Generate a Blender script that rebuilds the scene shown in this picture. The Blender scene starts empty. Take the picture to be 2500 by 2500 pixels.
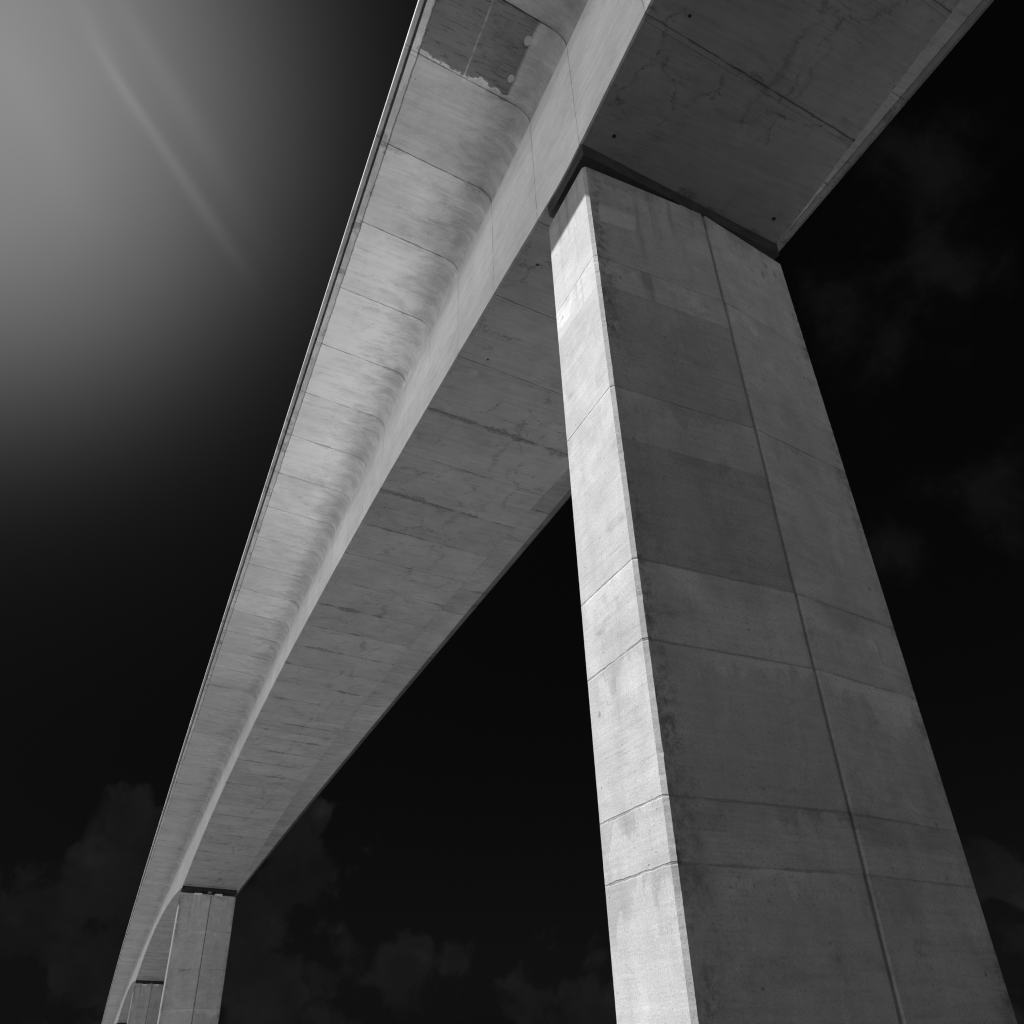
import bpy, bmesh, math, random
from mathutils import Vector, Matrix

C = bpy.context.scene.collection
EYE = 1.6                        # camera height over the ground
# ------------------------------------------------------------------ surveyed dimensions (metres)
XL, YP, HP = 7.51758, 11.00191, 19.37979
GR, CR = 0.00144, -0.03453       # long grade, crossfall
PXL, PXR, PGX, PEC, PSP, PTP = 7.45638, 14.4716, 11.26848, 0.08907, 0.68493, 2.15928
S, D, B = 111.89052, 3.42845, 7.0
YC = YP + PTP / 2
H0, H1, PW = 1.0163, 3.02826, 1.99108
SK = 0.56921
KX, KZ = 0.09476e-4, -0.6598e-4
ZROOT = 26.0935 + 0.10
ZTIP = 26.3063
ZEDGE = 26.480
ZTOP = 26.60


def bend(x, y, z):
    t = y - YP
    return Vector((x + KX * t * t, y, z + KZ * t * t + GR * t + EYE))


def zsoff(y):
    t = (y - YC) / S
    t -= math.floor(t)
    return HP + H0 + H1 * (1 - abs(2 * t - 1) ** PW)


# joints along the deck, in y
joints = {}
idx = []
for i in range(-3 - 14, -3):
    idx.append(YC - 4.43311 + (i + 3) * D)
idx += [YC - 4.43311, YC - 0.93447, YC + 1.7453]
I0 = len(idx)                    # this entry has index 0
half = [5.0867 + k * D for k in range(15)]
for span in range(6):
    y0 = YC + span * S
    idx += [y0 + a for a in half]
    idx += [y0 + 55.0, y0 + 56.9]
    idx += [y0 + S - a for a in reversed(half)]
    idx += [y0 + S - 1.7453, y0 + S + 1.7453] if span < 5 else []
YS, YE = idx[0], idx[-1]


def segval(y):
    for k in range(len(idx) - 1):
        if y <= idx[k + 1] + 1e-6:
            return k + (y - idx[k]) / (idx[k + 1] - idx[k]) - I0, idx[k + 1] - idx[k]
    return len(idx) - 1 - I0, D


samples = []
for k in range(len(idx) - 1):
    n = 4 if k < 90 else 2
    for j in range(n):
        samples.append(idx[k] + (idx[k + 1] - idx[k]) * j / n)
samples.append(idx[-1])

# ------------------------------------------------------------------ node helpers


class NT:
    def __init__(self, tree):
        self.t = tree
        self.n = tree.nodes
        self.l = tree.links

    def node(self, typ, **kw):
        nd = self.n.new(typ)
        for k, v in kw.items():
            setattr(nd, k, v)
        return nd

    def put(self, sock, v):
        if hasattr(v, 'is_output'):
            self.l.new(v, sock)
        else:
            sock.default_value = v

    def m(self, op, a, b=0.0, c=0.0, clamp=False):
        nd = self.node('ShaderNodeMath', operation=op, use_clamp=clamp)
        self.put(nd.inputs[0], a)
        self.put(nd.inputs[1], b)
        self.put(nd.inputs[2], c)
        return nd.outputs[0]

    def add(self, a, b): return self.m('ADD', a, b)
    def sub(self, a, b): return self.m('SUBTRACT', a, b)
    def mul(self, a, b): return self.m('MULTIPLY', a, b)

    def step(self, x, lo, hi):           # smoothstep lo..hi -> 0..1 (lo may exceed hi)
        nd = self.node('ShaderNodeMapRange', interpolation_type='SMOOTHSTEP')
        self.put(nd.inputs[0], x)
        if lo < hi:
            a, b, c, d = lo, hi, 0.0, 1.0
        else:
            a, b, c, d = hi, lo, 1.0, 0.0
        nd.inputs[1].default_value, nd.inputs[2].default_value = a, b
        nd.inputs[3].default_value, nd.inputs[4].default_value = c, d
        return nd.outputs[0]

    def lin(self, x, a, b, c, d):
        nd = self.node('ShaderNodeMapRange', clamp=True)
        self.put(nd.inputs[0], x)
        for i, v in enumerate((a, b, c, d)):
            nd.inputs[1 + i].default_value = v
        return nd.outputs[0]

    def vec(self, x, y, z):
        nd = self.node('ShaderNodeCombineXYZ')
        for i, v in enumerate((x, y, z)):
            self.put(nd.inputs[i], v)
        return nd.outputs[0]

    def vm(self, op, a, b):
        nd = self.node('ShaderNodeVectorMath', operation=op)
        self.put(nd.inputs[0], a)
        self.put(nd.inputs[1], b)
        return nd.outputs['Value'] if op in ('DOT_PRODUCT', 'LENGTH') else nd.outputs[0]

    def noise(self, v, scale, detail=4.0, rough=0.55, dist=0.0, dim='3D', w=0.0):
        nd = self.node('ShaderNodeTexNoise', noise_dimensions=dim)
        if dim in ('1D', '4D'):
            self.put(nd.inputs['W'], w)
        if dim != '1D':
            self.put(nd.inputs['Vector'], v)
        nd.inputs['Scale'].default_value = scale
        nd.inputs['Detail'].default_value = detail
        nd.inputs['Roughness'].default_value = rough
        nd.inputs['Distortion'].default_value = dist
        return nd.outputs[0]

    def attr(self, name):
        return self.node('ShaderNodeAttribute', attribute_name=name).outputs['Fac']


def concrete(name, base, axis, joint=1.0, pits=0.5, stain=0.3, streak=0.16, mottle=0.22, soffit=False,
             panel=False, strip=False, drips=False, grain=0.10, sootk=0.40, sootlo=0.52, root=False, linelo=0.55):
    """Fair-faced concrete; 'axis' = the way the form boards run."""
    mat = bpy.data.materials.new(name)
    mat.use_nodes = True
    g = NT(mat.node_tree)
    bs = mat.node_tree.nodes['Principled BSDF']
    tc = g.node('ShaderNodeTexCoord')
    oi = g.node('ShaderNodeObjectInfo')
    co = g.vm('ADD', tc.outputs['Object'], g.vec(0.0, 0.0, 0.0))
    sep = g.node('ShaderNodeSeparateXYZ')
    g.put(sep.inputs[0], co)
    X, Y, Z = sep.outputs
    seg, tone, slen, acr = g.attr('seg'), g.attr('tone'), g.attr('slen'), g.attr('across')
    sc = {'x': (0.45, 7.0, 0.45), 'y': (7.0, 0.45, 7.0), 'xy': (0.5, 0.5, 8.0)}[axis]
    st = g.vm('MULTIPLY', co, sc)
    st2 = g.vm('MULTIPLY', co, {'x': (1.3, 22, 1.3), 'y': (22, 1.3, 22), 'xy': (1.4, 1.4, 22)}[axis])
    f = g.lin(g.noise(co, 0.33, 5, 0.6), 0.25, 0.75, 1 - mottle, 1 + mottle)
    f = g.mul(f, g.lin(g.noise(co, 1.3, 6, 0.65, 0.6), 0.25, 0.75, 1 - mottle * .6, 1 + mottle * .6))
    f = g.mul(f, g.lin(g.noise(st, 1.0, 5, 0.62, 0.4), 0.25, 0.75, 1 - streak, 1 + streak))
    # fine board marks, showing only in patches
    pm = g.step(g.noise(co, 0.6, 3, 0.5), 0.45, 0.62)
    bm_ = g.step(g.noise(st2, 1.0, 3, 0.6), 0.50, 0.66)
    f = g.mul(f, g.sub(1.0, g.mul(g.mul(pm, bm_), streak * 1.5)))
    gr = g.noise(co, 24.0, 4, 0.75)
    f = g.mul(f, g.lin(gr, 0.25, 0.75, 1 - grain, 1 + grain))
    f = g.mul(f, tone)
    # pores
    vo = g.node('ShaderNodeTexVoronoi')
    g.put(vo.inputs['Vector'], co)
    vo.inputs['Scale'].default_value = 7.0
    vsep = g.node('ShaderNodeSeparateColor')
    g.put(vsep.inputs[0], vo.outputs['Color'])
    size = g.lin(vsep.outputs[0], 0.55, 1.0, 0.0, 0.17)
    pit = g.mul(g.step(g.sub(size, vo.outputs['Distance']), 0.0, 0.05),
                g.step(g.noise(co, 0.8, 2), 0.42, 0.62))
    f = g.mul(f, g.sub(1.0, g.mul(pit, pits)))
    vo2 = g.node('ShaderNodeTexVoronoi')
    g.put(vo2.inputs['Vector'], co)
    vo2.inputs['Scale'].default_value = 1.7
    vs2 = g.node('ShaderNodeSeparateColor')
    g.put(vs2.inputs[0], vo2.outputs['Color'])
    size2 = g.lin(vs2.outputs[1], 0.72, 1.0, 0.0, 0.11)
    rag = g.mul(g.sub(g.noise(co, 9, 3, 0.6), 0.5), 0.10)
    pit2 = g.step(g.sub(g.add(size2, g.mul(rag, g.step(size2, 0.0, 0.02))), vo2.outputs['Distance']), 0.0, 0.02)
    f = g.mul(f, g.sub(1.0, g.mul(pit2, pits * 0.8)))
    # damp blotches with ragged outline
    bl = g.noise(g.vm('MULTIPLY', co, {'x': (0.7, 1.6, 1.6), 'y': (1.6, 0.7, 1.6), 'xy': (0.8, 0.8, 1.2)}[axis]), 0.9, 9, 0.68, 0.8)
    f = g.mul(f, g.sub(1.0, g.mul(g.step(bl, 0.54, 0.74), stain)))
    # joints
    fr = g.m('FRACT', g.add(seg, 1000.5))
    sd = g.mul(g.sub(fr, 0.5), slen)                    # signed metres from the joint
    wob = g.mul(g.sub(g.noise(co, 3.0, 4, 0.7), 0.5), 0.05)
    dist = g.m('ABSOLUTE', g.add(sd, wob))
    br = g.noise(co, 1.1, 6, 0.7)
    lw = g.lin(br, 0.40, 0.72, 0.009, 0.032)
    line = g.mul(g.step(g.sub(dist, lw), 0.012, -0.006), g.lin(br, 0.33, 0.5, linelo, 1.0))
    f = g.mul(f, g.sub(1.0, g.mul(line, 0.62 * joint)))
    if soffit or strip:
        # second, finer line beside each joint: the lip of the form panel
        d2 = g.m('ABSOLUTE', g.sub(g.add(sd, g.mul(wob, .3)), 0.14))
        f = g.mul(f, g.sub(1.0, g.mul(g.step(d2, 0.022, 0.006), 0.28)))
    # moss and soot bleeding out of the joints
    nz = g.noise(g.vm('MULTIPLY', co, (1.0, 1.0, 1.0)), 2.6, 8, 0.72, 0.5)
    clump = g.noise(co, 0.55, 3, 0.5)
    reach = g.lin(clump, sootlo, sootlo + 0.20, -0.02, 0.36)
    nz2 = g.noise(co, 11.0, 5, 0.75)
    soot = g.mul(g.step(g.sub(g.mul(g.mul(nz, nz), g.mul(reach, 4.0)), g.m('ABSOLUTE', g.sub(sd, .03))), -0.02, 0.10), g.lin(nz2, .36, .58, .15, 1.0))
    f = g.mul(f, g.sub(1.0, g.mul(soot, sootk * joint)))
    # light efflorescence along some joints
    ef = g.mul(g.step(dist, 0.10, 0.02), g.step(g.noise(co, 0.8, 7, 0.75), 0.60, 0.68))
    f = g.mul(f, g.add(1.0, g.mul(ef, 0.35)))
    # hairline cracks / map cracking
    vc = g.node('ShaderNodeTexVoronoi', feature='DISTANCE_TO_EDGE')
    wv = g.vm('ADD', co, g.vm('MULTIPLY', g.vec(g.noise(co, 1.3, 5, .7), g.noise(g.vm('ADD', co, (7., 3., 1.)), 1.3, 5, .7), g.noise(g.vm('ADD', co, (1., 9., 4.)), 1.3, 5, .7)), (1.3, 1.3, 1.3)))
    g.put(vc.inputs['Vector'], wv)
    vc.inputs['Scale'].default_value = 0.42
    crk = g.mul(g.step(vc.outputs[0], 0.028, 0.004), g.mul(g.step(g.noise(co, 0.45, 3, .6), 0.46 if soffit else 0.52, 0.60), g.lin(g.noise(co, 4.0, 4, .7), .4, .6, .1, 1.0)))
    f = g.mul(f, g.sub(1.0, g.mul(crk, 0.46 if soffit else 0.14)))
    if soffit:
        # a damp trail that wanders along the middle of the soffit, and a fainter one beside it
        for off, amp, dk, sd_, w0 in ((3.9, 2.6, 0.30, 0.0, 0.06), (4.8, 2.2, 0.24, 31.0, 0.035)):
            c = g.add(off, g.mul(g.sub(g.noise(None, 0.20, 6, 0.66, 0, '1D', g.add(Y, sd_)), 0.5), amp))
            comb = g.noise(g.vm('MULTIPLY', co, (0.9, 14, 1)), 1.0, 4, .7)
            fringe = g.m('MAXIMUM', g.mul(g.sub(comb, 0.47), 2.4), 0.0)
            dd = g.m('ABSOLUTE', g.sub(acr, c))
            pres = g.lin(g.noise(None, 0.33, 3, .6, 0, '1D', g.add(Y, sd_ + 9)), 0.40, 0.62, -0.6, 1.6)
            wd = g.mul(g.add(g.mul(g.lin(g.noise(co, 0.6, 4), .3, .7, 0.0, 2.2), w0), g.mul(fringe, w0 * 4.5)), pres)
            tr = g.mul(g.step(g.sub(dd, wd), 0.06, -0.08), g.lin(g.noise(co, 5.0, 5, .7), .35, .6, .35, 1.0))
            tr = g.mul(tr, g.step(pres, 0.0, 0.3))
            f = g.mul(f, g.sub(1.0, g.mul(tr, dk)))
        # rough porous margin along both arrises
        mar = g.add(g.step(acr, 0.55, 0.05), g.step(acr, 6.45, 6.95))
        pz = g.step(g.noise(co, 7.0, 6, 0.75), 0.55, 0.66)
        f = g.mul(f, g.sub(1.0, g.mul(g.mul(mar, pz), 0.40)))
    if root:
        # mould streaks, thickened towards the web: the root's shade painted into the colour
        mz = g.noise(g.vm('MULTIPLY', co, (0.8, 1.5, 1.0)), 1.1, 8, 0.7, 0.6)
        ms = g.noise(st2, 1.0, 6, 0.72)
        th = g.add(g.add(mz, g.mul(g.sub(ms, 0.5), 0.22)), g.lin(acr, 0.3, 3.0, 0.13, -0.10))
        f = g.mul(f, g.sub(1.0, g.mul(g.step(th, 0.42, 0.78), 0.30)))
    if panel:
        # the one cantilever bay over the pier that was cast against rough dark boards
        ragj = g.mul(g.sub(g.noise(co, 0.8, 4, 0.6), 0.5), 0.60)
        e = g.add(seg, ragj)
        pn = g.mul(g.mul(g.step(seg, -2.01, -2.0), g.step(e, -1.05, -1.07)), g.mul(g.step(g.add(acr, g.mul(ragj, .35)), 0.80, 0.95), g.step(acr, 3.985, 3.97)))
        vein = g.step(g.noise(g.vm('MULTIPLY', co, (0.8, 6.0, 1.0)), 1.6, 6, 0.7, 1.2), 0.52, 0.64)
        pf = g.sub(0.36, g.mul(vein, 0.16))
        f = g.add(g.mul(f, g.sub(1.0, pn)), g.mul(g.mul(f, pf), pn))
        ll = g.mul(g.mul(pn, g.step(g.m('ABSOLUTE', g.sub(g.add(acr, g.mul(wob, .6)), 2.42)), 0.04, 0.012)), g.lin(nz, .42, .6, .2, 1.5))
        f = g.add(f, g.mul(ll, 0.16))
        bd = g.mul(g.mul(g.step(g.m('ABSOLUTE', g.add(e, 1.06)), 0.045, 0.01), g.step(acr, 0.8, 0.9)), g.mul(g.lin(nz, .35, .6, .2, 1.), g.step(seg, -1.35, -1.25)))
        f = g.mul(f, g.add(1.0, g.mul(bd, 0.30)))
    if panel or strip:
        # jagged line where the precast edge unit meets the in-situ slab
        je = g.m('ABSOLUTE', g.add(g.sub(acr, 3.985), g.mul(g.sub(g.noise(co, 2.2, 6, .72), .5), 0.13)))
        f = g.mul(f, g.sub(1.0, g.mul(g.step(je, 0.035, 0.008), 0.6)))
        bk = g.mul(g.step(g.noise(co, 0.75, 7, .7), 0.56, 0.62), g.step(acr, 3.9, 4.0))
        f = g.mul(f, g.sub(1.0, g.mul(bk, 0.40)))
    if drips:
        # runoff from the bearing shelf
        dtop = g.mul(seg, slen)
        ro = g.noise(g.vm('MULTIPLY', co, (2.2, 2.2, 0.10)), 1.0, 6, .66)
        rl = g.lin(g.noise(g.vm('MULTIPLY', co, (1.1, 1.1, 0.02)), 1.0, 3, .6), .35, .7, .1, 3.2)
        rm = g.mul(g.step(ro, .46, .64), g.step(g.sub(dtop, rl), 0.3, -0.9))
        f = g.mul(f, g.sub(1.0, g.mul(rm, 0.26)))
        # pale grout wash and dark runs below each lift joint
        wr = g.noise(g.vm('MULTIPLY', co, (.8, .8, .3)), 1.0, 7, .68)
        wdp = g.lin(wr, .38, .66, -.05, 1.1)
        wm = g.mul(g.step(g.sub(wdp, sd), -.02, .10), g.step(sd, -.01, .02))
        f = g.mul(f, g.add(1.0, g.mul(wm, g.lin(g.noise(co, 0.35, 2), .4, .6, -.16, .18))))
        # dirt creeping in from the arrises and water runs down from the joints
        rn = g.noise(g.vm('MULTIPLY', co, (3.0, 3.0, 0.22)), 1.0, 5, 0.6)
        f = g.mul(f, g.sub(1.0, g.mul(g.step(rn, 0.52, 0.72), 0.09)))
        em = g.add(g.step(acr, 0.75, 0.0), 0.0)
        ez = g.step(g.noise(co, 5.0, 7, .75), 0.40, 0.62)
        ez2 = g.step(g.noise(g.vm('MULTIPLY', co, (1., 1., .5)), 1.1, 4, .6), 0.35, 0.6)
        f = g.mul(f, g.sub(1.0, g.mul(g.mul(g.mul(em, ez), ez2), 0.68)))
        vs = g.noise(co, 38.0, 3, 0.7)
        f = g.mul(f, g.sub(1.0, g.mul(g.step(vs, 0.56, 0.70), 0.42)))
        pk = g.noise(co, 15.0, 3, 0.6)
        pa = g.noise(co, 0.7, 4, 0.6)
        f = g.mul(f, g.sub(1.0, g.mul(g.mul(g.step(pk, 0.62, 0.69), g.step(pa, 0.42, 0.62)), 0.40)))
        cl_ = g.noise(g.vm('MULTIPLY', co, (1.0, 1.0, .7)), 0.9, 7, 0.62, 1.0)
        f = g.mul(f, g.lin(cl_, 0.3, 0.7, 0.88, 1.11))
    col = g.m('MINIMUM', g.mul(f, base), 0.85)
    cc = g.node('ShaderNodeCombineColor')
    for i in range(3):
        g.put(cc.inputs[i], col)
    g.put(bs.inputs['Base Color'], cc.outputs[0])
    bs.inputs['Roughness'].default_value = 0.85
    bs.inputs['Specular IOR Level'].default_value = 0.25
    hgt = g.sub(g.sub(g.mul(gr, 0.010), g.mul(pit, 0.012)), g.mul(line, 0.02))
    hgt = g.add(hgt, g.mul(g.noise(st, 1.0, 4, .6), 0.008))
    bp = g.node('ShaderNodeBump')
    bp.inputs['Strength'].default_value = 0.45
    bp.inputs['Distance'].default_value = 1.0
    g.put(bp.inputs['Height'], hgt)
    g.put(bs.inputs['Normal'], bp.outputs[0])
    return mat


def plain(name, v, rough=0.8, noise=0.2, sc=3.0, metal=0.0):
    mat = bpy.data.materials.new(name)
    mat.use_nodes = True
    g = NT(mat.node_tree)
    bs = mat.node_tree.nodes['Principled BSDF']
    co = g.node('ShaderNodeTexCoord').outputs['Object']
    f = g.lin(g.noise(co, sc, 6, 0.65), 0.25, 0.75, v * (1 - noise), v * (1 + noise))
    cc = g.node('ShaderNodeCombineColor')
    for i in range(3):
        g.put(cc.inputs[i], f)
    g.put(bs.inputs['Base Color'], cc.outputs[0])
    bs.inputs['Roughness'].default_value = rough
    bs.inputs['Metallic'].default_value = metal
    bs.inputs['Specular IOR Level'].default_value = 0.25
    return mat


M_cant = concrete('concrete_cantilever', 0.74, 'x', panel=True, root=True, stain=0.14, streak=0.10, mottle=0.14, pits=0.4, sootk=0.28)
M_cantR = concrete('concrete_cantilever_right', 0.19, 'x', strip=True, stain=0.25)  # same concrete as the left overhang, shade put into the darker base
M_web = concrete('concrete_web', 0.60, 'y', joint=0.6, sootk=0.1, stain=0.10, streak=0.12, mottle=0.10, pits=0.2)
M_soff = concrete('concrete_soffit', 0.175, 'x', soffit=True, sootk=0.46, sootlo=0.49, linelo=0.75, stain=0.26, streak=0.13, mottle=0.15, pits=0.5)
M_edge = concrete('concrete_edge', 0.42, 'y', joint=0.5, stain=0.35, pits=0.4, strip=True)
M_edgeR = concrete('concrete_edge_right', 0.07, 'y', joint=0.5, stain=0.45, pits=0.4, strip=True)  # darker copy of the left edge's concrete, its shade put into the colour
M_pier = concrete('concrete_pier', 0.305, 'xy', joint=0.46, sootk=0.20, linelo=0.15, stain=0.26, streak=0.09, mottle=0.10, pits=0.45, drips=True, grain=0.17)
M_dark = plain('stained_concrete', 0.032, 0.9, 0.5, 2.5)
M_plinth = plain('pale_mortar', 0.75, 0.85, 0.15)
M_rubber = plain('rubber', 0.03, 0.6, 0.2)
M_hole = plain('drain_pipe', 0.012, 0.7, 0.2)
M_patch = plain('repair_mortar', 0.325, 0.9, 0.14, 5.0)
M_plug = plain('grout_plug', 0.24, 0.9, 0.25, 6.0)
M_pale = plain('pale_grout', 0.42, 0.9, 0.15, 6.0)
M_anchor = plain('anchor_mortar', 0.165, 0.9, 0.25, 9.0)

# ------------------------------------------------------------------ mesh helpers


def link(name, mesh, mat, parent=None, inv=None):
    o = bpy.data.objects.new(name, mesh)
    C.objects.link(o)
    if mat:
        mesh.materials.append(mat)
    if parent:
        o.parent = parent
    return o


def empty(name, loc, label, cat, group=None):
    o = bpy.data.objects.new(name, None)
    C.objects.link(o)
    o.location = loc
    o['label'] = label
    o['category'] = cat
    if group:
        o['group'] = group
    return o


def mesh_from(name, vs, fs, seg=None, across=None, tone=None, slen=None):
    me = bpy.data.meshes.new(name)
    me.from_pydata(vs, [], fs)
    n, m = len(vs), len(fs)
    a = me.attributes.new('seg', 'FLOAT', 'CORNER')
    vals = []
    for f, fv in enumerate(fs):
        vals += (seg[f] if seg else [0.5] * len(fv))
    a.data.foreach_set('value', vals)
    a = me.attributes.new('across', 'FLOAT', 'CORNER')
    vals = []
    for f, fv in enumerate(fs):
        vals += (across[f] if across else [3.0] * len(fv))
    a.data.foreach_set('value', vals)
    a = me.attributes.new('tone', 'FLOAT', 'FACE')
    a.data.foreach_set('value', tone if tone else [1.0] * m)
    a = me.attributes.new('slen', 'FLOAT', 'FACE')
    a.data.foreach_set('value', slen if slen else [D] * m)
    me.update()
    return me


girder = empty('box_girder', (11.0, 12.0, 0.0),
               'long pale concrete box girder road bridge running overhead across all the piers', 'bridge')
GO = Vector(girder.location)


def tone_for(kind):
    rnd = random.Random(hash(kind) % 1000 if False else {'cant': 5, 'web': 8, 'soff': 3, 'edge': 2, 'cantR': 4}[kind])
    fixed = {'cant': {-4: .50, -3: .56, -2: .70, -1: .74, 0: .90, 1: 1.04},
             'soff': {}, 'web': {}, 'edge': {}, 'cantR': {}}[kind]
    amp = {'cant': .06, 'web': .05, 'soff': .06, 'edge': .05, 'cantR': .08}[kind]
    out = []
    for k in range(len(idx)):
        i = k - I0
        ramp = {'cant': (1.08, 0.62), 'soff': (0.90, 2.05), 'web': (1.03, 0.78), 'cantR': (0.76, 2.1)}.get(kind, (1.0, 1.0))  # light's rise and fall along the span painted into the segment tones
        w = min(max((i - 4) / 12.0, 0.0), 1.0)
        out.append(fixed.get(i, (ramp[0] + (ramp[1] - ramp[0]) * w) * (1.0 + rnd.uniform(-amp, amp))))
    return out


def sweep(name, prof, kind, mat, flip=False, across0=0.0, jt=None):
    """prof(y) -> list of (s, z) going round the section; s measured from the left web face."""
    tones = tone_for(kind)
    vs, fs, sg, ac, tn, sl = [], [], [], [], [], []
    P0 = prof(samples[0])
    n = len(P0)
    for y in samples:
        for (s, z) in prof(y):
            vs.append(bend(XL + s, y + SK * s / B, z + CR * s) - GO)
    for k in range(len(samples) - 1):
        ym = (samples[k] + samples[k + 1]) / 2
        sv, L = segval(ym)
        kk = math.floor(sv)
        s0, _ = segval(samples[k] + 1e-5)
        s1 = kk + (samples[k + 1] - idx[kk + I0]) / L
        s0 = kk + (samples[k] - idx[kk + I0]) / L
        P = prof(ym)
        for j in range(n):
            j2 = (j + 1) % n
            a, b = abs(P[j][0] - across0), abs(P[j2][0] - across0)
            f = [k * n + j, k * n + j2, (k + 1) * n + j2, (k + 1) * n + j]
            q = [s0, s0, s1, s1]
            w = [a, b, b, a]
            if flip:
                f.reverse(); q.reverse(); w.reverse()
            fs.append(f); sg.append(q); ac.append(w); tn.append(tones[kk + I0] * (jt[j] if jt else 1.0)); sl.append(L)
    for base, rev in ((0, True), ((len(samples) - 1) * n, False)):
        f = [base + j for j in range(n)]
        if rev != flip:
            f.reverse()
        fs.append(f); sg.append([0.5] * n); ac.append([2.0] * n); tn.append(1.0); sl.append(D)
    me = mesh_from(name, vs, fs, sg, ac, tn, sl)
    bm = bmesh.new()
    bm.from_mesh(me)
    bmesh.ops.recalc_face_normals(bm, faces=bm.faces[:])
    bm.to_mesh(me)
    bm.free()
    return link(name, me, mat, girder)


def p_soffit(y):
    z = zsoff(y)
    return [(0.0, z + .05), (.05, z), (1.75, z), (3.5, z), (5.25, z), (6.95, z), (7.0, z + .05), (6.985, z + .30), (0.015, z + .30)]


def p_webl(y):
    z = zsoff(y)
    return [(0.0, z + .052), (.44, z + .06), (.44, ZROOT - .55), (0.0, ZROOT - .55)]


def p_webr(y):
    z = zsoff(y)
    return [(7.0, z + .052), (6.56, z + .06), (6.56, ZROOT - .55), (7.0, ZROOT - .55)]


def cant(sign, base):
    r = .55
    arc = []
    for k in range(7):
        a = math.pi / 2 * k / 6
        arc.append((-r + r * math.cos(a), ZROOT - r + (r + .015) * math.sin(a)))
    pts = arc + [(-2.2, ZROOT + (ZTIP - ZROOT) * (2.2 - r) / (4.0 - r) + .005), (-3.99, ZTIP), (-3.99, ZEDGE + .12), (.43, ZTOP - .002), (.43, ZROOT - .55)]
    return [(base + sign * s, z) for s, z in pts]


def edgeb(sign, base):
    pts = [(-3.992, ZTIP + .004), (-4.215, ZTIP + .008), (-4.222, ZTIP + .16), (-4.285, ZTIP + .16), (-4.292, ZTIP + .12),
           (-4.41, ZEDGE - .02), (-4.43, ZEDGE + .02), (-4.43, ZEDGE + .15), (-3.992, ZEDGE + .15)]
    return [(base + sign * s, z) for s, z in pts]


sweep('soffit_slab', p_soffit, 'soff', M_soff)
sweep('web', p_webl, 'web', M_web)
sweep('web', p_webr, 'web', M_web)
CL, CRT = cant(1, 0.0), cant(-1, 7.0)
EL, ER = edgeb(1, 0.0), edgeb(-1, 7.0)
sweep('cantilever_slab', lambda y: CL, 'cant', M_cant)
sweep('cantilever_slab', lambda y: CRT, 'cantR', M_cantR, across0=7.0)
JT = (1.35, .35, .3, .4, .85, 1.0, 1.0, 1.0, 1.0)  # lighter strip, and the recess faces' shade painted into the tone
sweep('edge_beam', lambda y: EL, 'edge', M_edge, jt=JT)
sweep('edge_beam', lambda y: ER, 'edge', M_edgeR, across0=7.0, jt=(1.15, .35, .3, .4, .7, .8, 1.0, 1.0, 1.0))  # recess shade painted in on the right edge too
sweep('deck_slab', lambda y: [(.435, ZTOP - .35), (6.565, ZTOP - .35), (6.565, ZTOP - .006), (.435, ZTOP - .006)], 'edge', M_edge)


def skew_box(name, s0, s1, y0, y1, z0, z1, mat, parent, org, ch=0.0, t0=None):
    """box under the girder: s across, y along (skewed), z absolute section height"""
    vs = []
    for z, e in ((z0, ch), (z1, 0.0)):
        for s, y in ((s0 + e, y0 + e), (s1 - e, y0 + e), (s1 - e, y1 - e), (s0 + e, y1 - e)):
            vs.append(bend(XL + s, y + SK * s / B, z + CR * s) - org)
    fs = [[3, 2, 1, 0], [4, 5, 6, 7], [0, 1, 5, 4], [1, 2, 6, 5], [2, 3, 7, 6], [3, 0, 4, 7]]
    return link(name, mesh_from(name, vs, fs), mat, parent)


for k in range(6):
    y = YP + k * S
    z = zsoff(y + PTP / 2)
    o = skew_box('bearing_block', .03, 6.96, y + .06, y + PTP + .06, z - .34, z + .2, M_dark, girder, GO, 0.02)
    skew_box('shear_key', 3.25, 3.75, y + .10, y + .6, z - .55, z - .3, M_plug, girder, GO)

# drain pipes, anchor patches and grout spots on the underside


def tube_down(name, x, y, z, r, h, mat, parent, org, seg=20, inner=0.7):
    """short open pipe stub hanging from a soffit, with a dark bore"""
    bm = bmesh.new()
    rings = []
    for rr, zz in ((r, h * .6), (r, -h), (r * inner, -h), (r * inner, -h * .3)):
        rings.append([bm.verts.new((x + rr * math.cos(2 * math.pi * i / seg), y + rr * math.sin(2 * math.pi * i / seg), z + zz)) for i in range(seg)])
    for a, b in zip(rings[:-1], rings[1:]):
        for i in range(seg):
            bm.faces.new((a[i], a[(i + 1) % seg], b[(i + 1) % seg], b[i]))
    bm.faces.new(rings[-1])
    bmesh.ops.recalc_face_normals(bm, faces=bm.faces[:])
    for v in bm.verts:
        v.co -= org
    me = bpy.data.meshes.new(name)
    bm.to_mesh(me)
    bm.free()
    return link(name, me, mat, parent)


def soff_pt(x, y):
    s = x - XL
    return bend(x, y, zsoff(y - SK * s / B) + CR * s)


for (x, y, r) in ((8.27, 10.565, .05), (13.85, 10.97, .055), (8.25, 15.38, .05), (8.57, 20.31, .04), (8.55, 7.29, .04)):
    p = soff_pt(x, y)
    tube_down('drain_pipe', p.x, p.y, p.z, r, .012, M_hole, girder, GO)


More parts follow.
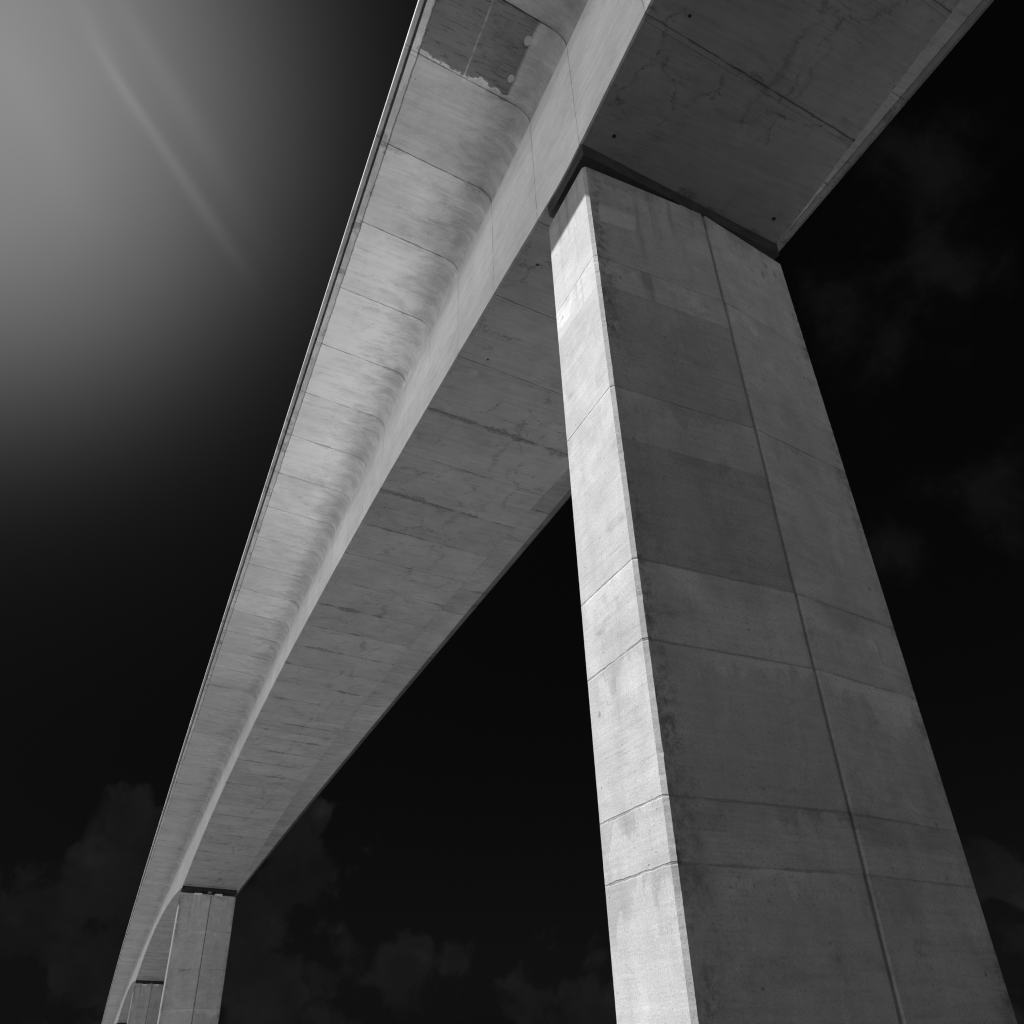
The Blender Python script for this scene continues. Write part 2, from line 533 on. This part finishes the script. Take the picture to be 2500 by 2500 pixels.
def plate(name, pts, nrm, th, mat, parent, org):
    """thin irregular mortar plate lying on a face; pts ordered round the outline"""
    n = len(pts)
    vs = [Vector(p) + Vector(nrm) * th - org for p in pts] + [Vector(p) - Vector(nrm) * .01 - org for p in pts]
    fs = [list(range(n))] + [[i, (i + 1) % n, n + (i + 1) % n, n + i] for i in range(n)]
    me = mesh_from(name, vs, fs)
    bm = bmesh.new()
    bm.from_mesh(me)
    bmesh.ops.recalc_face_normals(bm, faces=bm.faces[:])
    bm.to_mesh(me)
    bm.free()
    return link(name, me, mat, parent)


rr = random.Random(7)
for (x, y, a) in ((8.38, 21.26, .17), (8.30, 23.74, .15), (8.26, 20.04, .14), (8.32, 18.02, .16), (8.4, 30.2, .16), (8.35, 33.5, .13), (8.3, 36.2, .15), (8.3, 9.2, .14)):
    pts = []
    for k in range(16):
        t = k / 16 * 4
        sd = int(t)
        u = (t - sd) * 2 - 1
        qx, qy = ((u, -1), (1, u), (-u, 1), (-1, -u))[sd]
        jx, jy = rr.uniform(-.08, .08), rr.uniform(-.08, .08)
        xx, yy = x + a * (qx + jx), y + a * (qy + jy)
        pts.append(soff_pt(xx, yy))
    plate('anchor_patch', pts, (0, 0, -1), .004, M_anchor, girder, GO)
for (x, y, a, b) in ((6.52, 11.73, .12, .16), (6.50, 13.02, .10, .13), (6.62, 11.45, .04, .05)):
    pts = []
    s = x - XL
    for k in range(14):
        t = 2 * math.pi * k / 14
        w = rr.uniform(.88, 1.1)
        xx, yy = x + a * w * math.cos(t), y + b * w * math.sin(t)
        s = xx - XL
        z = ZROOT + (ZTIP - ZROOT) * (-s - .55) / 3.45 + .008
        pts.append(bend(xx, yy, z + CR * s))
    plate('grout_spot', pts, (0, 0, -1), .012, M_pale, girder, GO)

# ------------------------------------------------------------------ piers


def make_pier(k, label, lifts):
    y = YP + k * S
    t = k * S
    x0 = PXL + KX * t * t
    top = HP + KZ * t * t + GR * t + EYE
    root = empty('bridge_pier', (x0, y, 0.0), label, 'pier', 'concrete piers under the bridge')
    w, gx, ec, sp, tp, c = PXR - PXL, PGX - PXL, PEC, PSP, PTP, .075
    rnd = random.Random(11 + k)
    ma, mb = ec / gx, (sp - ec) / (w - gx)

    def fy(x):
        return ma * x if x < gx else ec + mb * (x - gx)

    def ring(off, gj):
        p = [(0, c), (c, fy(c)), (gx - .10 + gj, fy(gx - .10)), (gx - .03 + gj, fy(gx) + .045), (gx + .035 + gj, fy(gx) + .06),
             (gx + .055 + gj, fy(gx + .055)), (w - c, fy(w - c)), (w, sp + c * .9), (w, sp + tp - c), (w - c, sp + tp + .01),
             (gx, tp + .34 + .25), (c, tp), (0, tp - c)]
        # nudge every point outwards by 'off' for the small step between lifts
        cx, cy = w / 2, tp / 2 + .35
        out = []
        for (a, b) in p:
            out.append((a + off * (1 if a > cx else -1), b + off * (1 if b > cy else -1)))
        return out
    levels = [(top, None)]
    zs = [top] + [top - d for d in lifts] + [-0.4]
    dz = .08 if k == 0 else .9
    minor = {i + 1 for i, d_ in enumerate(lifts) if k == 0 and d_ in (4.45, 9.0)}
    vs, fs, sg, ac, tn, sl = [], [], [], [], [], []
    n = 13
    prev = None
    major = True
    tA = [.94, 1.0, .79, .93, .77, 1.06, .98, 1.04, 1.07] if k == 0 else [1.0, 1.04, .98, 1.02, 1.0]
    tL = [.98, 1.13, .97, 1.04, .97, 1.0, 1.01, 1.0, 1.02] if k == 0 else [.27] * 5  # far piers: sunlit side dimmed by painting it dark
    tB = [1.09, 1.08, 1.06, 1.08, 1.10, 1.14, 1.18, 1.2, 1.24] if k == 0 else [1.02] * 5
    accs = None
    for i in range(len(zs) - 1):
        zt, zb = zs[i], zs[i + 1]
        off = rnd.uniform(-.0012, .0012)
        gj = rnd.uniform(-.012, .012)
        R = ring(off, gj)
        nz = max(1, int((zt - zb) / dz))
        a = len(vs)
        sa, sb = (i + .3 if i in minor else i), (i + .7 if (i + 1) in minor else i + 1)
        for q in range(nz + 1):
            zz = zt + (zb - zt) * q / nz
            # the arrises are never quite true: small wander, now and then a chip
            e = [rnd.gauss(0, .0016) for _ in range(4)]
            if 0 < q < nz and rnd.random() < .07:
                e[rnd.randrange(4)] += rnd.uniform(.006, .016)
            for j, (px, py) in enumerate(R):
                if j == 0: py += e[0]
                elif j == 1: px += e[1]
                elif j == 2: px -= e[2] * .7
                elif j == 5: px += e[3] * .7
                elif j == 6: px -= abs(e[2])
                elif j == 12: py -= abs(e[3])
                vs.append(Vector((px, py, zz)))
        for q in range(nz):
            b0 = a + q * n
            s0, s1 = sa + (sb - sa) * q / nz, sa + (sb - sa) * (q + 1) / nz
            for j in range(n):
                j2 = (j + 1) % n
                fs.append([b0 + j, b0 + j2, b0 + n + j2, b0 + n + j])
                sg.append([s0, s0, s1, s1])
                ac.append([0, gx, gx, 0] if j == 1 else [3.2, .15, .15, 3.2] if j == 5 else [9, 9, 9, 9])
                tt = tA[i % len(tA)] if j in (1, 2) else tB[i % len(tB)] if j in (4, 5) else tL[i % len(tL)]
                tn.append(tt * ((.75 if k == 0 else .9) if j == 3 else .88 if j == 4 else 1.0) * (1.0, 1.75, 1.55, 1.5)[k])  # groove shade and extra brightness of the far piers painted into the tone
                sl.append((zt - zb) / (sb - sa))
        if prev is not None:
            for j in range(n):
                j2 = (j + 1) % n
                fs.append([prev + j, prev + j2, a + j2, a + j])
                sg.append([i + .5] * 4); ac.append([9] * 4); tn.append(.8); sl.append(4.0)
        else:
            fs.append([a + j for j in range(n)]); sg.append([.5] * n); ac.append([9] * n); tn.append(.8); sl.append(4.)
        prev = a + nz * n
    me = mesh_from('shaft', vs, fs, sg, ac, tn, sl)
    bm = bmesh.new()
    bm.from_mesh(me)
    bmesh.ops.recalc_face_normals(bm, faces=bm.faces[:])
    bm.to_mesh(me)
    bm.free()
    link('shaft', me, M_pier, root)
    # bearing plinths with their pads
    for px in (2.17, 4.72):
        yy = fy(px)
        h = .30

        def blk(name, hw, ya, yb, za, zb, mat, par):
            v = []
            for zz, e in ((za, 0), (zb, .015)):
                for (qx, qy) in ((px - hw + e, ya + e), (px + hw - e, ya + e), (px + hw - e, yb - e), (px - hw + e, yb - e)):
                    v.append((qx, qy, zz))
            f = [[3, 2, 1, 0], [4, 5, 6, 7], [0, 1, 5, 4], [1, 2, 6, 5], [2, 3, 7, 6], [3, 0, 4, 7]]
            return link(name, mesh_from(name, v, f), mat, par)
        pl = blk('bearing_plinth', .48, yy + (.32 if k == 0 else .05), yy + 1.5, top - .01, top + h, M_plinth, root)
        blk('bearing_pad', .36, yy + (.42 if k == 0 else .2), yy + 1.3, top + h + .002, top + .68, M_rubber, pl)
    return root, top


near, ntop = make_pier(0, 'huge nearest concrete pier with a sunlit narrow side and a vertical groove down its front',
                       [3.5, 4.45, 7.64, 9.0, 11.84, 13.44, 16.07, 17.05])
make_pier(1, 'grey pier at lower left with two pale bearing blocks on its fully visible top',
          [4.1, 8.35, 12.6, 16.8])
make_pier(2, 'narrow pier partly hidden behind the lower left pier, smaller and farther away', [4.1, 8.35, 12.6])
make_pier(3, 'farthest pier, only its top just showing at the bottom edge beneath the girder', [4.1, 8.35])

NO = Vector(near.location)


def pl_front(x, z):
    """point on the near pier's left front face, x and z in world section coordinates"""
    return Vector((x, YP + (x - PXL) * PEC / (PGX - PXL) - .003, z + EYE))


def pl_right(x, z):
    return Vector((x, YP + PEC + (x - PGX) * (PSP - PEC) / (PXR - PGX) - .003, z + EYE))


out = []
for (a, b) in ((7.77, 17.94), (8.1, 17.97), (8.45, 17.98), (8.86, 18.01), (8.85, 17.7), (8.78, 17.4), (8.4, 17.33), (8.0, 17.30), (7.76, 17.28), (7.75, 17.6)):
    out.append(pl_front(a + rr.uniform(-.02, .02), b + rr.uniform(-.02, .02)))
plate('repair_patch', out, (0, -1, 0), .004, M_patch, near, NO)
for (fn, cx, cz, a, b) in ((pl_front, 7.86, 18.17, .12, .10), (pl_front, 8.02, 18.17, .06, .06), (pl_front, 8.04, 18.57, .10, .08), (pl_front, 8.59, 18.70, .11, .09), (pl_front, 8.71, 18.24, .12, .09),
                           (pl_right, 13.33, 18.24, .07, .17), (pl_right, 13.94, 18.63, .07, .16), (pl_right, 13.62, 18.8, .06, .13)):
    pts = [fn(cx + a * rr.uniform(.85, 1.1) * math.cos(2 * math.pi * k / 14), cz + b * rr.uniform(.85, 1.1) * math.sin(2 * math.pi * k / 14)) for k in range(14)]
    plate('grout_plug', pts, (0, -1, 0), .003, M_plug, near, NO)

# ------------------------------------------------------------------ ground


def sheet(name, pts, z, mat):
    me = bpy.data.meshes.new(name)
    me.from_pydata([(x, y, z) for x, y in pts], [], [list(range(len(pts)))])
    o = link(name, me, mat)
    o['kind'] = 'structure'
    return o


def ground_mat(name, v, sc, con=0.3):
    return plain(name, v, 0.95, con, sc)


GV, SV, MV = 0.118, 0.88, 0.04
sheet('ground', [(-3000, -3000), (3000, -3000), (3000, 3000), (-3000, 3000)], 0.0, ground_mat('dry_soil', GV, 0.2))


def blob(x0, x1, y0, y1, seed, n=48):
    r = random.Random(seed)
    ph = [r.uniform(0, 6.28) for _ in range(4)]
    out = []
    for k in range(n):
        t = 2 * math.pi * k / n
        ct, s_ = math.cos(t), math.sin(t)
        e = .55
        px = math.copysign(abs(ct) ** e, ct)
        py = math.copysign(abs(s_) ** e, s_)
        w = 1 + .04 * math.sin(3 * t + ph[0]) + .03 * math.sin(5 * t + ph[1])
        out.append(((x0 + x1) / 2 + (x1 - x0) / 2 * px * w, (y0 + y1) / 2 + (y1 - y0) / 2 * py * w))
    return out


sheet('bounce_cut_sheet', blob(-45, 26, -90, 44, 3), 0.004, ground_mat('bounce_cut_dark', MV, 0.5))  # unseen dark sheet, added to cut the bounce light from below
sheet('bounce_sheet_mid', blob(7, 18.5, 14, 46, 5), 0.008, ground_mat('bounce_pale_mid', SV, 0.6, 0.12))  # unseen pale sheet, added to bounce sunlight up to the overhang

sheet('bounce_sheet_side', blob(33, 95, -55, 9, 9), 0.008, ground_mat('bounce_pale_side', 0.55, 0.8))  # unseen pale sheet, added as fill for the pier's right front

# ------------------------------------------------------------------ world
EXPO = 1.2
SUNV = Vector((-1.0, 0.20, 1.926)).normalized()
el = math.asin(SUNV.z)
az = math.atan2(SUNV.x, SUNV.y)
world = bpy.data.worlds.new('World')
bpy.context.scene.world = world
world.use_nodes = True
g = NT(world.node_tree)
bg = world.node_tree.nodes['Background']
STR = 0.10
sky = g.node('ShaderNodeTexSky', sky_type='NISHITA')
sky.sun_disc = False
sky.sun_elevation = el
sky.sun_rotation = az % (2 * math.pi)
sky.altitude = 0
d = g.node('ShaderNodeTexCoord').outputs['Generated']
sp_ = g.node('ShaderNodeSeparateXYZ')
g.put(sp_.inputs[0], d)
DX, DY, DZ = sp_.outputs
K = 1.0 / (STR * 2 ** EXPO)          # display-linear value -> background colour
bw = g.node('ShaderNodeRGBToBW')
g.put(bw.inputs[0], sky.outputs[0])
base = g.mul(bw.outputs[0], 0.0022 * K / 2.0)      # clear sky through a deep red filter: almost black
# thin bright veil of cloud high in the west of north
G0, e1, e2 = (-0.23495, 0.59987, 0.76483), (0.93113, 0.36469, 0.0), (0.27893, -0.71215, 0.64423)
gd = g.vm('DOT_PRODUCT', d, G0)
gz = g.m('MAXIMUM', gd, 0.05)
p = g.m('DIVIDE', g.vm('DOT_PRODUCT', d, e1), gz)
q = g.m('DIVIDE', g.vm('DOT_PRODUCT', d, e2), gz)
pp = g.add(p, 0.10)
r = g.m('SQRT', g.add(g.mul(pp, pp), g.mul(q, q)))
veil = g.m('EXPONENT', g.mul(g.m('POWER', g.m('DIVIDE', r, 0.28), 2.7), -1.0))
veil = g.mul(veil, g.step(gd, 0.2, 0.5))


def sky_ray(a, b, w0, w1, amp):
    """faint light ray painted into the sky between two points of the veil's own plane"""
    ax, ay = a
    bx, by = b
    L = math.hypot(bx - ax, by - ay)
    ux, uy = (bx - ax) / L, (by - ay) / L
    al = g.add(g.mul(g.sub(p, ax), ux), g.mul(g.sub(q, ay), uy))
    ac = g.sub(g.mul(g.sub(q, ay), ux), g.mul(g.sub(p, ax), uy))
    tt = g.m('DIVIDE', al, L, clamp=True)
    wd = g.add(w0, g.mul(tt, w1 - w0))
    x = g.m('DIVIDE', ac, wd)
    prof = g.m('EXPONENT', g.mul(g.mul(x, x), -1.0))
    return g.mul(g.mul(prof, g.mul(g.step(tt, 1.0, 0.45), g.step(al, -.05, .05))), amp)


ws = g.add(sky_ray((.0, .128), (.115, .046), .010, .006, .020), sky_ray((.05, .092), (.30, -.034), .0045, .011, .044))
ws = g.add(ws, sky_ray((.02, .155), (.22, .052), .008, .018, .016))
ws = g.add(ws, g.add(sky_ray((-.04, .063), (.14, -.09), .018, .030, .010), sky_ray((.075, .125), (.30, .0), .010, .024, .012)))
soft = g.lin(g.noise(g.vm('MULTIPLY', d, (1.5, 1.5, 1.5)), 1.6, 3, .5), .3, .7, .94, 1.06)
halo = g.m('EXPONENT', g.mul(g.m('POWER', g.m('DIVIDE', r, 0.42), 2.0), -1.0))
glow = g.mul(g.add(g.add(g.mul(veil, 0.235), g.mul(g.mul(halo, g.step(gd, .2, .5)), 0.018)), g.mul(ws, g.m('SQRT', veil))), soft)
# dim cumulus low over the horizon and a torn cloud higher up
wp = g.vm('ADD', d, g.vm('MULTIPLY', g.vec(g.noise(d, 9, 5, .6), g.noise(g.vm('ADD', d, (3., 1., 2.)), 9, 5, .6), g.noise(g.vm('ADD', d, (5., 8., 1.)), 9, 5, .6)), (.06, .06, .06)))
cn = g.noise(wp, 9.0, 10, 0.60)
vb = g.node('ShaderNodeTexVoronoi', feature='SMOOTH_F1')
g.put(vb.inputs['Vector'], wp)
vb.inputs['Scale'].default_value = 26.0
vb.inputs['Smoothness'].default_value = 0.4
vb.inputs['Detail'].default_value = 1.0
puffy = g.sub(0.45, vb.outputs['Distance'])
low = [(0.019, 0.986, 0.168, 0.062), (-0.011, 0.977, 0.211, 0.032), (-0.067, 0.991, 0.114, 0.055), (-0.018, 0.996, 0.083, 0.045), (0.173, 0.969, 0.176, 0.058),
       (0.141, 0.984, 0.106, 0.085), (0.292, 0.954, 0.066, 0.061), (0.347, 0.933, 0.093, 0.026), (0.228, 0.97, 0.081, 0.045), (0.40, 0.915, 0.04, 0.05),
       (0.781, 0.61, 0.135, 0.042), (0.79, 0.606, 0.085, 0.045), (-0.2, 0.97, 0.12, 0.09), (0.9, 0.42, 0.1, 0.09), (-0.4, 0.9, 0.1, 0.12)]
high = [(0.649, 0.419, 0.634, 0.068), (0.609, 0.296, 0.736, 0.062), (0.754, 0.451, 0.479, 0.058), (0.662, 0.338, 0.669, 0.05), (0.714, 0.542, 0.443, 0.045), (0.80, 0.30, 0.52, 0.07)]


def puffs(lst):
    m = None
    for (x, y, z, R0) in lst:
        c = Vector((x, y, z)).normalized()
        e = g.sub(1.0, g.m('DIVIDE', g.vm('LENGTH', g.vm('SUBTRACT', d, tuple(c)), (0, 0, 0)), R0))
        m = e if m is None else g.m('MAXIMUM', m, e)
    return m


pl_ = g.m('MAXIMUM', puffs(low), g.lin(DZ, 0.01, 0.17, 0.60, -0.9))
cum = g.step(g.add(g.add(pl_, g.mul(puffy, 0.7)), g.mul(g.sub(cn, .5), 4.5)), -0.22, 0.25)
cum = g.mul(cum, g.step(pl_, -1.1, -0.3))
shade = g.lin(g.noise(g.vm('ADD', wp, (0., 0., .012)), 16.0, 7, .6), .3, .7, 0.30, 1.25)
shade = g.mul(g.mul(shade, g.lin(pl_, -.3, .8, 1.15, .75)), g.lin(puffy, -.1, .3, .7, 1.15))
cl = g.mul(g.mul(cum, shade), 0.0084)
cn2 = g.noise(g.vm('ADD', wp, (4., 2., 7.)), 10.0, 9, .62)
ph_ = puffs(high)
hi = g.mul(g.mul(g.step(g.add(ph_, g.mul(g.sub(cn2, .5), 4.5)), -0.35, 1.3), g.lin(cn2, .35, .65, .5, 1.2)), .0036)
front = g.step(DY, -.2, .2)
# bright sky area added out of view on the left, fill for the web
wn = g.noise(d, 3.0, 6, .55)
west = g.mul(g.mul(g.step(DX, -0.62, -0.85), g.step(g.add(DZ, g.mul(g.sub(wn, .5), .2)), 0.55, 0.30)), g.step(DY, 0.72, 0.45))
WEST = 2.4
tot = g.add(base, g.mul(g.add(g.add(glow, g.add(cl, hi)), g.mul(west, WEST)), K))
cc = g.node('ShaderNodeCombineColor')
for i in range(3):
    g.put(cc.inputs[i], tot)
g.put(bg.inputs['Color'], cc.outputs[0])
bg.inputs['Strength'].default_value = STR

sun = bpy.data.lights.new('sun', 'SUN')
sun.energy = 5.0
sun.angle = math.radians(0.53)
sun.color = (1, 1, 1)
so = bpy.data.objects.new('sun', sun)
C.objects.link(so)
so.rotation_euler = SUNV.to_track_quat('Z', 'Y').to_euler()
so.location = (-40, 20, 90)

# ------------------------------------------------------------------ camera
R_ = Vector((0.91683702, -0.39806825, -0.03084702))
U_ = Vector((-0.19551416, -0.51498621, 0.83460375))
F_ = Vector((0.34811505, 0.75916459, 0.5499864))
cam = bpy.data.cameras.new('camera')
cam.sensor_width = 36
cam.lens = 1561.00594 / 1932 * 36
cam.clip_end = 8000
co_ = bpy.data.objects.new('camera', cam)
C.objects.link(co_)
m3 = Matrix((R_, U_, -F_)).transposed()
co_.matrix_world = Matrix.Translation((0, 0, EYE)) @ m3.to_4x4()
sc_ = bpy.context.scene
sc_.camera = co_
sc_.view_settings.view_transform = 'Standard'
sc_.view_settings.look = 'None'
sc_.view_settings.exposure = EXPO
sc_.view_settings.gamma = 1
sc_.cycles.filter_width = 1.15
sc_.cycles.max_bounces = 8
sc_.cycles.diffuse_bounces = 5
